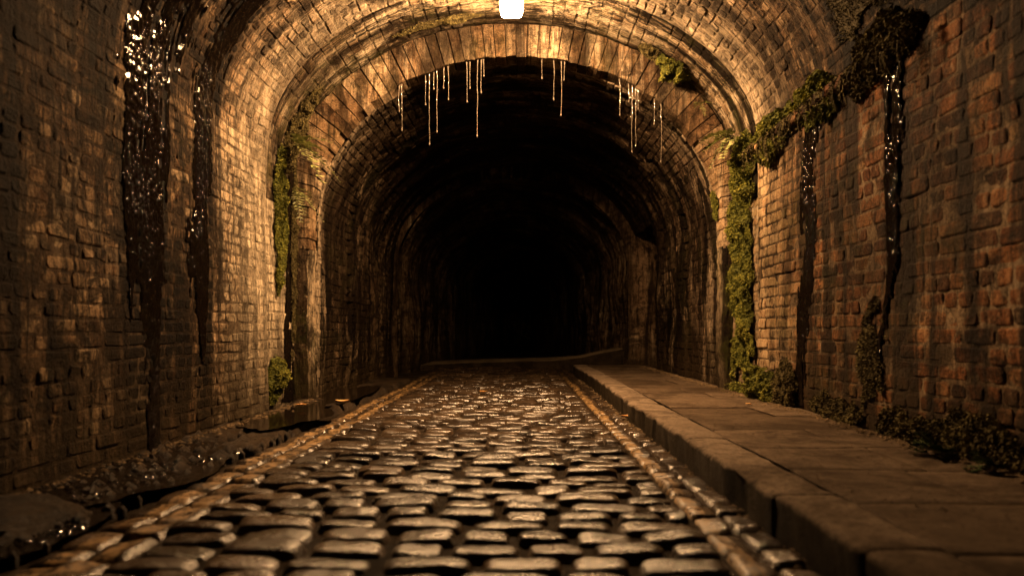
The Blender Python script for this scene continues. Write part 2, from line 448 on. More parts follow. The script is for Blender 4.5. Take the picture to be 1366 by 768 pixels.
# band
SB = surf_of(A, .02, lambda u, v: -.045+0*u, 3.)
mb = MB(); bricks(mb, SB, 6.0, Y2+.02, A.vl-.35, A.vr+.35, seed=21, prot=.006, long_=.3, course=.1); backing(mb, SB, 6.0, Y2+.03, A.vl-.35, A.vr+.35, .03, 1)
o = mb.build('soffit_band', [M['lime'], M['lime']], None, False)
o.parent = arch; o.matrix_parent_inverse = arch.matrix_world.inverted(); o.location = (0, -6.8, 0)
for side, (va, vb) in enumerate(((0, A.vl-.35), (A.vr+.35, A.L))):
    mb = MB(); bricks(mb, SB, 6.0, Y2+.02, va, vb, seed=22+side, prot=.006); backing(mb, SB, 6.0, Y2+.03, va, vb, .04, 1)
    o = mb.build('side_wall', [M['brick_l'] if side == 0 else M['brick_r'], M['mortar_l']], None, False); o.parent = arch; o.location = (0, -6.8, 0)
# voussoirs
mb = MB(); rg = np.random.default_rng(8)
w = .093; n = int(B.L/w)
jn = 0
for i in range(n):
    if not (B.vl-.25 < (i+.5)*B.L/n < B.vr+.25): continue
    v0, v1 = i*B.L/n+.0025+rg.normal(0, .002), (i+1)*B.L/n-.0025+rg.normal(0, .002)
    x, z, nx, nz = B.at(np.array([v0, v1]))
    pts = []
    for k in (0, 1):
        d = 0
        while A.inside(x[k]-nx[k]*d, z[k]-nz[k]*d) and d < .6: d += .01
        d += .04
        j = rg.uniform(-.014, .010)
        pts.append((x[k]-nx[k]*j, z[k]-nz[k]*j, x[k]-nx[k]*d, z[k]-nz[k]*d))
    (ax, az, bx, bz), (cx, cz, dx, dz) = pts
    yf = 6.8-rg.uniform(0, .016)
    tone = rg.beta(2, 2); e = .008
    c0 = np.array([[ax, az], [bx, bz], [dx, dz], [cx, cz]]); ctr = c0.mean(0)
    dirs = c0-ctr; ins = c0-dirs/np.linalg.norm(dirs, axis=1)[:, None]*e
    V = [(p[0], 7.02, p[1]) for p in c0]+[(p[0], yf+.007, p[1]) for p in c0]+[(p[0], yf, p[1]) for p in ins]
    F = [(a+r, (a+1) % 4+r, (a+1) % 4+r+4, a+r+4) for r in (0, 4) for a in range(4)]+[(8, 9, 10, 11)]
    mb.add(V, F, 0, [(p[0], p[2], 0) for p in V], tone)
# plain rendered jambs below the springing
for va_, vb_ in ((0, B.vl-.24), (B.vr+.24, B.L)):
    vv = np.linspace(va_, vb_, 90); x, z, nx, nz = B.at(vv); G_ = np.zeros((90, 9, 3))
    for k in range(90):
        d = 0
        while A.inside(x[k]-nx[k]*d, z[k]-nz[k]*d) and d < .6: d += .01
        d += .05
        wv = .014*float(fbm(vv[k]*5, va_, 2))
        for q, (dd, yq) in enumerate(((0, 7.03), (0, 6.93), (0, 6.85), (.004, 6.808), (.016, 6.796), (d*.35, 6.79), (d*.6, 6.79), (d*.85, 6.79), (d, 6.79))):
            e_ = dd+wv+.006*float(fbm(vv[k]*14, q*.7, 3))
            G_[k, q] = (x[k]-nx[k]*e_, yq+.008*float(vn(vv[k]*11, q*1.3, 7)), z[k]-nz[k]*e_)
    SC_ = np.stack([G_[:, :, 1]*.8+G_[:, :, 0], np.repeat(vv[:, None], 9, 1), 0*G_[:, :, 0]], -1)
    mb.grid(G_[:, :5], 2, SC_[:, :5], .55); mb.grid(G_[:, 4:], 3, SC_[:, 4:], .3)
# mortar behind voussoirs
nn = 200; vv = np.linspace(0, B.L, nn); x, z, nx, nz = B.at(vv)
P = np.zeros((nn, 2, 3))
for k in range(nn):
    P[k, 0] = (x[k]-nx[k]*.012, 6.812, z[k]-nz[k]*.012)
    d = 0
    while A.inside(x[k]-nx[k]*d, z[k]-nz[k]*d) and d < .6: d += .01
    P[k, 1] = (x[k]-nx[k]*(d+.06), 6.812, z[k]-nz[k]*(d+.06))
mb.grid(P, 1, P[:, :, [0, 2, 1]])
o = fix_normals(mb.build('voussoir_ring', [M['vouss'], M['mortar_l'], M['lime'], M['damp']], None, False)); o.parent = arch; o.location = (0, -6.8, 0)

# inner tunnel
inner = thing('inner_tunnel', 'dark lime streaked tunnel stretch beyond the brick arch ring', 'tunnel')
def ioff(u, v):
    r = -.035*np.ones_like(u)
    for c, w_, h in ((6.98, .22, .035), (8.6, .16, .05), (10.0, .15, .045)):
        r = r+h*np.clip((w_-np.abs(u-c-.03*vn(v*2, u*0+c)))/.03, 0, 1)
    return r-.03*np.clip(vn(u*2.2, v*.35, 5), 0, 1)+.02*vn(u*5, v*.5, 9)
SI = surf_of(B, .03, ioff, 11.)
zop = 2.25
def skip_r(u, v): return u > 10.4 and v > B.right(zop)
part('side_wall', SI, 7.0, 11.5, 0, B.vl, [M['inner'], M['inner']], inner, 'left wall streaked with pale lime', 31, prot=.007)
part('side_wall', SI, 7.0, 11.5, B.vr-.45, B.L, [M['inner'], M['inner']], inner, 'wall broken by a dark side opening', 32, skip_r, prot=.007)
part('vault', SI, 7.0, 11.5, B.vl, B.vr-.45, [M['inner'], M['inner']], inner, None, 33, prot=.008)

far = thing('far_tunnel', 'narrower unlit far stretch of tunnel fading to black', 'tunnel', (0, 0, 0))
SF = surf_of(Cc, .05, lambda u, v: np.clip(.10*(u-12.2), 0, 1.2), 5.)
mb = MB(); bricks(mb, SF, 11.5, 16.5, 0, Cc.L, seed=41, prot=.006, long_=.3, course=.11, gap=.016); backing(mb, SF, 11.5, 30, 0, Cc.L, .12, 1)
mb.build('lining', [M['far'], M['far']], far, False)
# stepped face ring at its mouth
nn = 120; x, z, nx, nz = Cc.at(np.linspace(0, Cc.L, nn)); P = np.zeros((nn, 3, 3))
for k, d in enumerate((-.0, .07, .42)):
    P[:, k] = np.stack([x-nx*d, np.full(nn, 11.49), z-nz*d], -1)
mb = MB(); mb.grid(P, 0, P[:, :, [0, 2, 1]]); mb.build('face_ring', [M['far']], far)
mb = MB(); mb.box(-2.6, 2.6, 29.5, 29.7, -.2, 3.6); mb.build('end_wall', [M['far']], far)
# side passage
sp = thing('side_passage', 'pitch dark side opening in the right wall of the inner tunnel', 'passage', (0, 0, 0))
mb = MB()
mb.box(1.90, 5.5, 10.2, 10.4, -.1, 2.5, bev=.01); mb.box(1.72, 5.5, 11.5, 11.75, -.1, 2.5, bev=.01)
mb.build('side_wall', [M['far']], sp, False)
mb = MB(); mb.box(1.86, 5.5, 10.2, 11.75, 2.3, 2.5); mb.build('ceiling', [M['far']], sp, False)
mb = MB(); mb.box(5.5, 5.7, 10.2, 11.75, -.1, 2.5); mb.build('end_wall', [M['far']], sp, False)

# ------------------------------------------------------------------ road
mb = MB(); rg = np.random.default_rng(3)
def camber(x, y):
    return .012-.028*((x+.28)/1.1)**2+.010*vn(np.asarray(x)*1.1, np.asarray(y)*.8, 2)
def sett(x0, x1, y0, y1, hh, nx_=13, ny_=11, dome=.06, pinch=(.22, .28)):
    s = np.linspace(-1, 1, nx_); tt = np.linspace(-1, 1, ny_)
    s = np.sign(s)*np.abs(s)**.8; tt = np.sign(tt)*np.abs(tt)**.8
    S, T = np.meshgrid(s, tt, indexing='ij')
    cx, cy, a, b = (x0+x1)/2, (y0+y1)/2, (x1-x0)/2, (y1-y0)/2
    px = S*np.sqrt(1-T*T*pinch[0]); py = T*np.sqrt(1-S*S*pinch[1])
    tilt = rg.normal(0, .0035, 2)
    rot = rg.normal(0, .03)
    sh = np.clip((1-np.abs(S)**9)*(1-np.abs(T)**7), 0, 1)**.55
    sh = sh*(1-dome*(S*S+T*T*1.3))
    X = cx+px*a*np.cos(rot)-py*b*np.sin(rot); Y = cy+py*b*np.cos(rot)+px*a*np.sin(rot)
    Z = camber(cx, cy)-.034+(.034+hh)*sh+tilt[0]*S+tilt[1]*T+.003*vn(X*25, Y*25)+.0035*vn(X*13, Y*13, 3)+.0015*vn(X*60, Y*60, 6)
    mb.grid(np.stack([X, Y, Z], -1), 0, None, float(rg.random()))
y = -1.2
while y < 14.2:
    d = rg.uniform(.12, .15); 
    x = -1.13+rg.uniform(-.06, .02); xe = .60
    while x < xe-.06:
        w_ = rg.uniform(.17, .29)
        if x+w_ > xe-.08: w_ = xe-x
        jy = rg.normal(0, .007)
        sett(x+.004, x+w_-.004, y+jy+.003, y+d+jy-.003, rg.normal(0, .005)+.002)
        x += w_
    y += d
# edge courses laid lengthwise: two at the left under the yellow lines, two at the right by the kerb
for (xa, xb) in ((-1.435, -1.288), (-1.285, -1.137), (.605, .715), (.718, .825)):
    y = -1.2
    while y < 14.2:
        l = rg.uniform(.15, .27)
        sett(xa, xb, y+.001, y+l-.001, rg.normal(0, .003)-.004, 9, 9, .02, (.10, .10)); y += l
X, Y = np.meshgrid(np.linspace(-1.5, .9, 60), np.linspace(-1.2, 14.3, 300), indexing='ij')
mb.grid(np.stack([X, Y, camber(X, Y)-.025+.006*vn(X*20, Y*20)], -1), 1)
o = mb.build('road', [M['sett'], M['dirt']]); tag(o, kind='structure')
# ground below everything
mb = MB(); X, Y = np.meshgrid(np.linspace(-2.6, 6, 60), np.linspace(-1.2, 30, 200), indexing='ij')
Z = -.065+.02*vn(X*2, Y*2)
mb.grid(np.stack([X, Y, Z], -1)); tag(mb.build('ground', [M['dirt']]), kind='structure')

# kerb
mb = MB(); y = -1.2
lens = [.55, .42, .85, .9, .31, .62, .8, .45, .9, .7, .35, .8, .75, .5, .9, .6, .85, .5, .7]
i = 0; kx = lambda y_: .828+.012*math.sin(y_*.9)
while y < 11.4:
    l = lens[i % len(lens)]; i += 1
    a, b = y+.004, min(y+l-.004, 11.4)
    ny = max(3, int((b-a)/.025)); dx = RNG.normal(0, .004); dz = RNG.normal(0, .003); tn = RNG.random()
    prof = [(0, -.09), (0, .098), (.003, .109), (.010, .115), (.022, .118), (.1, .119), (.18, .119), (.2, .115), (.212, .10), (.212, 0)]
    ys = np.concatenate([[a], np.linspace(a+.008, b-.008, ny), [b]])
    P = np.zeros((len(ys), len(prof), 3))
    for q, yq in enumerate(ys):
        e = .007 if q in (0, len(ys)-1) else 0
        for r, (px, pz) in enumerate(prof):
            nz_ = .005*float(fbm(yq*9+i*7, px*22+pz*22, 4)); 
            cx_ = .1+(px-.1)*(1-e*3)
            P[q, r] = (kx(yq)+dx+cx_+nz_*(2.6 if r < 4 else .4), yq, pz-e*(1 if pz > 0 else 0)+dz+nz_*(.6 if r > 2 else .1))
    mb.grid(P, 0, None, tn)
    for q in (0, -1):
        mb.add(P[q], [list(range(len(prof)))], 0, None, tn)
    y += l
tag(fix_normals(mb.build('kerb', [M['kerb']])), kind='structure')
# pavement slabs
mb = MB(); y = -1.2; rg = np.random.default_rng(17)
while y < 11.4:
    l = rg.uniform(.42, .72); a, b = y, min(y+l, 11.4)
    splits = [1.043, 1.93] if rg.random() < .55 else [1.043, 1.055+rg.uniform(.35, .55), 1.93]
    for x0, x1 in zip(splits[:-1], splits[1:]):
        nx_, ny_ = max(4, int((x1-x0)/.05)), max(4, int((b-a)/.05))
        g = .002
        xs = np.concatenate([[x0+g], np.linspace(x0+g+.006, x1-g-.006, nx_), [x1-g]])
        ys = np.concatenate([[a+g], np.linspace(a+g+.006, b-g-.006, ny_), [b-g]])
        X, Y = np.meshgrid(xs, ys, indexing='ij')
        tl = rg.normal(0, .004, 2); z0 = rg.normal(0, .003)
        Z = .114+z0+tl[0]*(X-x0)+tl[1]*(Y-a)+.004*vn(X*3, Y*3, 8)
        Z[0, :] -= .006; Z[-1, :] -= .006; Z[:, 0] -= .006; Z[:, -1] -= .006
        mb.grid(np.stack([X, Y, Z], -1), 0, None, float(rg.random()))
    y += l
X, Y = np.meshgrid(np.linspace(1.03, 1.95, 20), np.linspace(-1.2, 11.4, 200), indexing='ij')
mb.grid(np.stack([X, Y, .098+.004*vn(X*12, Y*12)], -1), 1)
X = np.linspace(1.03, 5.4, 40); Y = np.linspace(10.3, 11.6, 20); X, Y = np.meshgrid(X, Y, indexing='ij')
mb.grid(np.stack([X, Y, .092+.01*vn(X*3, Y*3)], -1), 1)
tag(mb.build('pavement', [M['slab'], M['dirt']]), kind='structure')

# far pale curved kerbed path
pts = [(520, 489, 13.3), (560, 487, 13.3), (620, 484, 13.2), (680, 482.5, 13.0), (740, 481, 12.8), (775, 477, 12.6), (800, 471.5, 12.4), (836, 464.5, 12.1), (870, 460, 11.9)]
mb = MB(); P = np.zeros((len(pts), 4, 3))
for k, (px, py, yy) in enumerate(pts):
    x = (px-693)/1000*yy; z = .65-(py-440)/1000*yy
    wd = 1.1 if px < 760 else .5
    P[k, 0] = (x, yy, -.1); P[k, 1] = (x, yy+.0, z); P[k, 2] = (x, yy+wd, z+.02); P[k, 3] = (x, yy+wd+.01, -.1)
P[:, :, 0] = np.clip(P[:, :, 0], -1.85, 1.72)
mb.grid(P[:, :2], 1); mb.grid(P[:, 1:], 0); tag(fix_normals(mb.build('path', [M['block'], M['dirt']], smooth=False)), kind='structure')
mb = MB(); X, Y = np.meshgrid(np.linspace(-1.9, 1.7, 40), np.linspace(13.6, 29.5, 60), indexing='ij')
mb.grid(np.stack([X, Y, -.02+.015*vn(X*4, Y*4)], -1)); o = mb.build('road', [M['dirt']]); tag(o, kind='structure')

# ------------------------------------------------------------------ left margin: slabs, hole, stones, water
mb = MB(); rg = np.random.default_rng(23)
def slab(x0, x1, y0, y1, z, mat=0, lump=.012):
    nx_, ny_ = max(5, int((x1-x0)/.035)), max(5, int((y1-y0)/.035))
    X, Y = np.meshgrid(np.linspace(-1, 1, nx_), np.linspace(-1, 1, ny_), indexing='ij')
    px = X*np.sqrt(1-Y*Y*.08); py = Y*np.sqrt(1-X*X*.08)
    sh = np.clip((1-np.abs(X)**12)*(1-np.abs(Y)**12), 0, 1)**.5
    XX = (x0+x1)/2+px*(x1-x0)/2; YY = (y0+y1)/2+py*(y1-y0)/2
    XX = XX+.012*vn(YY*9, XX*9, 1); YY = YY+.012*vn(YY*9, XX*9, 2)
    Z = -.08+(z+.08)*sh+lump*fbm(XX*7, YY*7, z, 3)*sh
    mb.grid(np.stack([XX, YY, Z], -1), mat, None, float(rg.random()))
slab(-2.03, -1.47, 6.15, 6.9, .02); slab(-2.03, -1.72, 4.35, 5.2, .022); slab(-1.73, -1.46, 4.15, 4.9, .008)
slab(-2.03, -1.76, 5.2, 6.1, .01); slab(-1.74, -1.46, 4.92, 5.5, -.012); pass
slab(-2.0, -1.46, 7.0, 8.6, .0); slab(-2.0, -1.46, 8.7, 10.4, .0)
for k in range(330):
    y_ = rg.uniform(1.5, 4.9); r_ = rg.uniform(.008, .024)*(1 if rg.random() < .88 else 1.9); x_ = -1.98+.53*rg.beta(.55, .8)
    n_ = 7; V_ = [(x_, y_, .0+r_*.8)]
    for q in range(n_):
        a_ = 2*PI*q/n_+rg.uniform(-.25, .25); V_.append((x_+r_*math.cos(a_)*rg.uniform(.8, 1.5), y_+r_*math.sin(a_)*rg.uniform(.8, 1.3), r_*rg.uniform(.0, .4)-.01))
    for q in range(n_): V_.append((V_[q+1][0], V_[q+1][1], -.06))
    mb.add(V_, [(0, 1+q, 1+(q+1) % n_) for q in range(n_)]+[(1+q, 1+n_+q, 1+n_+(q+1) % n_, 1+(q+1) % n_) for q in range(n_)], 0, None, float(rg.random()))
tag(mb.build('gutter', [M['rock']]), kind='structure')
# water
def caps(mb, P, N, R0, rg, mat=1):
    P = np.asarray(P); k = len(P)
    a = np.cross(N, [0.3, .2, .93]); a /= np.linalg.norm(a, axis=1)[:, None]; b = np.cross(N, a)
    R_ = R0*rg.uniform(.22, 1.15, k)**1.2
    rings = [(0, 0)]+[(al, j) for al in (.3, .6, .95) for j in range(8)]
    V = []
    for al, j in rings:
        th_ = j*PI/4
        V.append(P+R_[:, None]*(math.sin(al)*(math.cos(th_)*a+math.sin(th_)*b*1.25)+(math.cos(al)-math.cos(.95))*N))
    V = np.stack(V, 1); nv_ = V.shape[1]
    F = []
    for i in range(k):
        o = i*nv_
        F += [(o, o+1+j, o+1+(j+1) % 8) for j in range(8)]
        for r in (1, 9): F += [(o+r+j, o+r+8+j, o+r+8+(j+1) % 8, o+r+(j+1) % 8) for j in range(8)]
    mb.add(V.reshape(-1, 3), F, mat, V.reshape(-1, 3), .5)
def pool(name, cx, cy, a, b, z, mat, seed, amp=0.):
    mb = MB(); nr, na = 40, 140
    R, T = np.meshgrid(np.linspace(0.02, 1, nr), np.linspace(0, 2*PI, na), indexing='ij')
    rr = R*(1+.22*fbm(np.cos(T)*1.6+seed, np.sin(T)*1.6, seed, 3))
    X = cx+a*rr*np.cos(T); Y = cy+b*rr*np.sin(T)
    mb.grid(np.stack([X, Y, z+amp*vn(X*34, Y*30, seed)], -1), 0, flip=False)
    if amp:
        rgd = np.random.default_rng(seed); k = 520
        rr_ = np.sqrt(rgd.uniform(0, 1, k)); th_ = rgd.uniform(0, 2*PI, k)
        Pd = np.stack([cx+a*rr_*np.cos(th_), cy+b*rr_*np.sin(th_), np.full(k, z+.004)], -1)
        Pd = Pd[vn(Pd[:, 0]*6, Pd[:, 1]*3, seed+4) > -.15]
        caps(mb, Pd, np.tile([0, 0, 1.], (len(Pd), 1)), .014, rgd)
    return tag(fix_normals(mb.build(name, [mat, M['drop']])), kind='structure')
pool('puddle', -1.66, 5.45, .28, .85, .030, M['still'], 1)
pool('puddle', -1.72, 3.40, .30, .95, .0, M['ripple'], 2, .004)
pool('puddle', -1.66, 2.45, .20, .5, -.012, M['ripple'], 5, .0035)
pool('puddle', -1.70, 7.1, .22, 1.3, .022, M['still'], 3)

def rock(name, label, c, r, seed, mat, cat='stone', sq=.8, group=None):
    mb = MB(); nu, nv = 90, 60
    T, F_ = np.meshgrid(np.linspace(0, 2*PI, nu), np.linspace(-PI/2, PI/2, nv), indexing='ij')
    f = lambda q: np.sign(q)*np.abs(q)**sq
    x = f(np.cos(T))*f(np.cos(F_)); y_ = f(np.sin(T))*f(np.cos(F_)); z = f(np.sin(F_))
    d = 1+.10*fbm(x*1.6+seed, y_*1.6, z*1.6, 3)+.04*fbm(x*6+seed, y_*6, z*6, 3)
    P = np.stack([x*r[0]*d, y_*r[1]*d, z*r[2]*d], -1)+np.array(c)
    mb.grid(P, 0, None, .4)
    o = mb.build(name, [mat], loc=(c[0], c[1], c[2]-r[2]))
    return tag(o, label, cat, group)
rock('kerb_stone', 'big rounded wet stone lying in the left gutter, farther of the two large ones', (-1.74, 2.55, -.04), (.20, .26, .12), 1, M['rock'], group='rough stones in the left gutter')
rock('kerb_stone', 'rounded wet stone at bottom left corner of the picture with bright glints', (-1.64, 1.95, -.03), (.18, .24, .11), 2, M['rock'], group='rough stones in the left gutter')

# ------------------------------------------------------------------ wet streaks
def streak(label, S, us, vs, ws, seed, h=.020, fingers=1.35, du=.0065, dv=.008, name='water_streak', drops=0, dv0=None):
    """us, ws: centre and width at each vs"""
    vs = np.array(vs); us = np.array(us); ws = np.array(ws)
    U, V = np.meshgrid(np.arange(min(us-ws)-.05, max(us+ws)+.05, du), np.arange(vs.min(), vs.max(), dv), indexing='ij')
    o_ = np.argsort(vs); c = np.interp(V, vs[o_], us[o_]); w_ = np.interp(V, vs[o_], ws[o_])/2
    c = c+.03*vn(V*2.2, V*0+seed)
    d = np.abs(U-c)/np.maximum(w_, .001)
    fine = vn(U*16+seed, V*1.6, seed)+.6*vn(U*45, V*4, seed)+.35*vn(U*12, V*26, seed)
    mask = d < 1+.55*fine*fingers
    H = h-.006+.002*vn(U*20, V*6, seed)+.0030*vn(U*52, V*42, seed+3)
    edge = np.clip((1+.55*fine*fingers-d)*3, 0, 1)
    H = H*(.35+.65*edge)
    P = S(U, V, H)
    mb = MB(); mb.grid(P, 0, np.stack([U, V, H], -1), .5, mask)
    if drops:
        ok = np.argwhere(mask & (d < .95)); rgd = np.random.default_rng(int(seed*10)+5)
        zz = P[ok[:, 0], ok[:, 1], 2]; pw = np.exp(-((zz-1.75)/.75)**2)+.12; pw[zz > 2.35] = .02; pw /= pw.sum()
        ok = ok[rgd.choice(len(ok), drops, replace=False, p=pw)]
        u_, v_ = U[ok[:, 0], ok[:, 1]], V[ok[:, 0], ok[:, 1]]; h_ = H[ok[:, 0], ok[:, 1]]
        P0 = S(u_, v_, h_-.001); N0 = S(u_, v_, h_+.02)-P0; N0 /= np.linalg.norm(N0, axis=1)[:, None]
        caps(mb, P0, N0, .0092, rgd)
    o = mb.build(name, [M['wet'], M['drop']])
    return tag(o, label, 'water streak', 'wet streaks down the tunnel walls')
Lz, Rz = A.left, A.right
streak('broadest black wet streak, running from the vault down the left wall to the rippling puddle', SA,
       [4.12, 4.15, 4.0, 3.97, 4.0, 4.08, 4.13], [Lz(3.0), Lz(2.35), Lz(1.9), Lz(1.45), Lz(.9), Lz(.45), Lz(0.0)], [.46, .46, .42, .42, .26, .15, .20], 1., drops=600)
streak('shorter black wet streak on the left wall that ends in a point above the floor', SA,
       [4.8, 4.8, 4.72, 4.68, 4.66, 4.72], [Lz(3.1), Lz(2.5), Lz(2.0), Lz(1.5), Lz(.95), Lz(.45)], [.32, .32, .27, .25, .2, .03], 2., drops=150)
streak('thin wet trickle just left of the broadest streak', SA, [3.82, 3.84, 3.86], [Lz(1.7), Lz(1.2), Lz(.7)], [.06, .05, .02], 3., drops=40)
SB2 = SB
streak('glistening trickle in the mossy corner left of the arch', SB2, [6.66, 6.68, 6.66, 6.66], [Lz(2.3), Lz(1.6), Lz(.8), Lz(.02)], [.12, .16, .2, .26], 4., drops=330)
streak('sparkling wet streak on the right wall nearer the green moss column', SA,
       [4.82, 4.86, 4.95, 5.08], [Rz(2.02), Rz(1.4), Rz(.7), Rz(.14)], [.20, .22, .16, .18], 5., drops=200)
streak('sparkling wet streak high on the right wall nearer the picture edge', SA,
       [3.74, 3.76, 3.80, 3.9], [Rz(2.02), Rz(1.5), Rz(1.0), Rz(.5)], [.16, .13, .09, .05], 6., drops=160, h=.026)

# ------------------------------------------------------------------ moss and plants
def leaves(mb, P, N, size, n_each=1, droop=.6, rg=None, mat=0, long_=1.6, tone=None):
    """P,N arrays (k,3): put small folded leaves on the points"""
    k = len(P)
    d = N+rg.normal(0, .55, (k, 3)); d[:, 2] -= droop
    d /= np.linalg.norm(d, axis=1)[:, None]
    s = np.cross(d, rg.normal(0, 1, (k, 3))); s /= np.linalg.norm(s, axis=1)[:, None]
    up = np.cross(d, s)
    L = size*rg.uniform(.5, 2.1, k)[:, None]; W = L/long_*.5
    b = P; t1 = P+d*L*.5+s*W+up*L*.08; t2 = P+d*L*.5-s*W+up*L*.08; e = P+d*L
    V = np.stack([b, t1, e, t2], 1).reshape(-1, 3)
    F = [(4*i, 4*i+1, 4*i+2, 4*i+3) for i in range(k)]
    tn = rg.beta(2, 2.2, k) if tone is None else tone
    mb.add(V, F, mat, None, np.repeat(tn, 4))

def moss(label, S, cu, cv, ru, rv, seed, n=2500, thick=.05, size=.02, mat='moss', holes=.15, droop=.6, base=True, name='moss_patch', nd=3., lumps=7.):
    rg = np.random.default_rng(seed); n = int(n*2.6); size *= .5
    mb = MB()
    def th(U, V):
        q = ((U-cu)/ru)**2+((V-cv)/rv)**2
        f = 1-q+nd*.22*fbm(U*lumps*.8+seed, V*lumps*.8, seed, 3)
        return f
    U, V = np.meshgrid(np.linspace(cu-ru*1.35, cu+ru*1.35, max(8, int(ru*2.7/.022))), np.linspace(cv-rv*1.35, cv+rv*1.35, max(8, int(rv*2.7/.022))), indexing='ij')
    f = th(U, V); m = f > holes
    lump = .55+.45*vn(U*lumps*2.2, V*lumps*2.2, seed)+.35*vn(U*lumps*5, V*lumps*5, seed)
    H = thick*np.clip(f, 0, 1)**.5*np.clip(lump, .1, 2)
    if base: mb.grid(S(U, V, H+.012), 0, None, .12, m)
    k = n*3
    u = rg.uniform(cu-ru*1.35, cu+ru*1.35, k); v = rg.uniform(cv-rv*1.35, cv+rv*1.35, k)
    ff = th(u, v); ok = ff > holes*.6; u, v, ff = u[ok][:n], v[ok][:n], ff[ok][:n]
    lm = .55+.45*vn(u*lumps*2.2, v*lumps*2.2, seed)+.35*vn(u*lumps*5, v*lumps*5, seed)
    h = thick*np.clip(ff, 0, 1)**.5*np.clip(lm, .1, 2)+.010
    P = S(u, v, h); N = S(u, v, h+.01)-P; N /= np.linalg.norm(N, axis=1)[:, None]
    tone = np.clip(.2+.45*lm+rg.normal(0, .16, len(u)), 0, 1)
    leaves(mb, P, N, size, rg=rg, droop=droop, tone=tone, long_=2.4)
    o = mb.build(name, [M[mat]], smooth=False)
    return tag(o, label, 'moss', 'moss growing on the tunnel walls')
G = 'moss growing on the tunnel walls'
moss('tall green moss column filling the corner right of the arch', SB, 6.42, Rz(1.12), .36, 1.05, 101, 16000, .09, .026, nd=3.4, lumps=6)
moss('bright green moss cushion where ledge and arch corner meet', SB, 6.33, Rz(2.02), .36, .28, 102, 6000, .13, .026)
moss('low green moss tuft on the pavement edge below the green column', SA, 5.75, Rz(.22), .28, .16, 103, 3500, .13, .022)
moss('dull green moss mat between the sparkling right streak and the low tuft', SA, 5.32, Rz(.24), .24, .20, 104, 2500, .08, .022, mat='mossb')
moss('trailing moss over the lit end of the right ledge', SA, 5.55, A.vr+.0, .42, .16, 105, 4500, .10, .03, droop=1.4)
moss('trailing moss on the middle of the right ledge', SA, 4.75, A.vr-.02, .42, .17, 106, 3800, .07, .032, droop=1.6)
moss('dark hanging moss on the near part of the right ledge', SA, 3.9, A.vr-.02, .45, .17, 107, 3600, .035, .035, droop=1.6, mat='mossb')
moss('tall brown mossy growth creeping up the right wall', SA, 3.95, Rz(.45), .16, .36, 109, 2600, .014, .02, mat='mossb', holes=.4, nd=5.)
moss('brown mossy mound along the right wall foot', SA, 4.55, Rz(.17), .5, .11, 110, 3800, .03, .022, mat='mossb', holes=.32, nd=4.5)
moss('dark mossy mound at right wall foot nearest the picture edge', SA, 3.35, Rz(.17), .55, .13, 111, 4200, .03, .024, mat='mossb', holes=.32, nd=4.5)
moss('small moss tuft hanging alone on the right jamb of the arch', surf_of(B, 0), 6.95, B.right(1.80), .10, .18, 112, 1500, .05, .022)
moss('green moss tuft at the left wall foot beside the pale block', SB, 6.2, Lz(.22), .24, .2, 113, 3500, .11, .024)
moss('long green moss strip on the left wall before the arch', SB, 6.38, Lz(1.65), .17, .62, 114, 4500, .05, .024)
moss('dark moss in the upper left shoulder of the arch', SB, 6.55, Lz(2.42), .22, .34, 115, 3000, .06, .026, mat='mossb')
moss('dark mossy film over the left flank of the arch face', SB, 6.72, Lz(1.2), .09, .9, 121, 2500, .035, .022, mat='mossb', holes=.25)
moss('thin moss line across the limewashed band left of the lamp', SB, 6.55, A.vl+1.85, .10, .5, 116, 1500, .02, .018, mat='mossb', holes=.3)
moss('round green moss cushion in the upper right shoulder of the arch', SB, 6.62, A.vr-1.06, .16, .17, 117, 3200, .15, .024)
moss('dark moss creeping just above the round cushion', SB, 6.62, A.vr-1.32, .14, .12, 118, 1500, .06, .024, mat='mossb')
moss('dark moss sheet on the right vault near the picture top', SA, 4.0, A.vr-.42, .4, .22, 119, 1500, .012, .018, mat='mossb', holes=.55, droop=1.4)

def frond_plant(name, label, base, dirs, length, mat, seed, broad=False, cat='fern', leaf=.03):
    rg = np.random.default_rng(seed); mb = MB(); base = np.array(base, float)
    for d in dirs:
        d = np.array(d, float)+rg.normal(0, .12, 3); d /= np.linalg.norm(d)
        L = length*rg.uniform(.7, 1.15); n = 11
        tt = np.linspace(0, 1, n)[:, None]
        C_ = base+d*L*tt+np.array([0, 0, -1])*L*.45*tt**2
        side = np.cross(d, [0, 0, 1.]); side /= np.linalg.norm(side)+1e-6
        tube(mb, C_, .0022, .001)
        for i in range(1, n):
            for sg in (-1, 1):
                w = leaf*(1.1-abs(tt[i, 0]-.45))*rg.uniform(.8, 1.2)
                dd = side*sg+d*.55+rg.normal(0, .12, 3); dd /= np.linalg.norm(dd)
                nn_ = np.cross(dd, d); nn_ /= np.linalg.norm(nn_)+1e-6
                q = np.cross(nn_, dd)
                ww = w*(.33 if not broad else .55)
                p = C_[i]
                mb.add([p, p+dd*w*.4+q*ww*.5+nn_*w*.08, p+dd*w, p+dd*w*.4-q*ww*.5+nn_*w*.08], [(0, 1, 2, 3)], 0, None, float(rg.beta(2, 2)))
    o = mb.build(name, [mat], smooth=False, loc=tuple(base))
    return tag(o, label, cat, 'small ferns rooted in the brickwork' if cat == 'fern' else None)
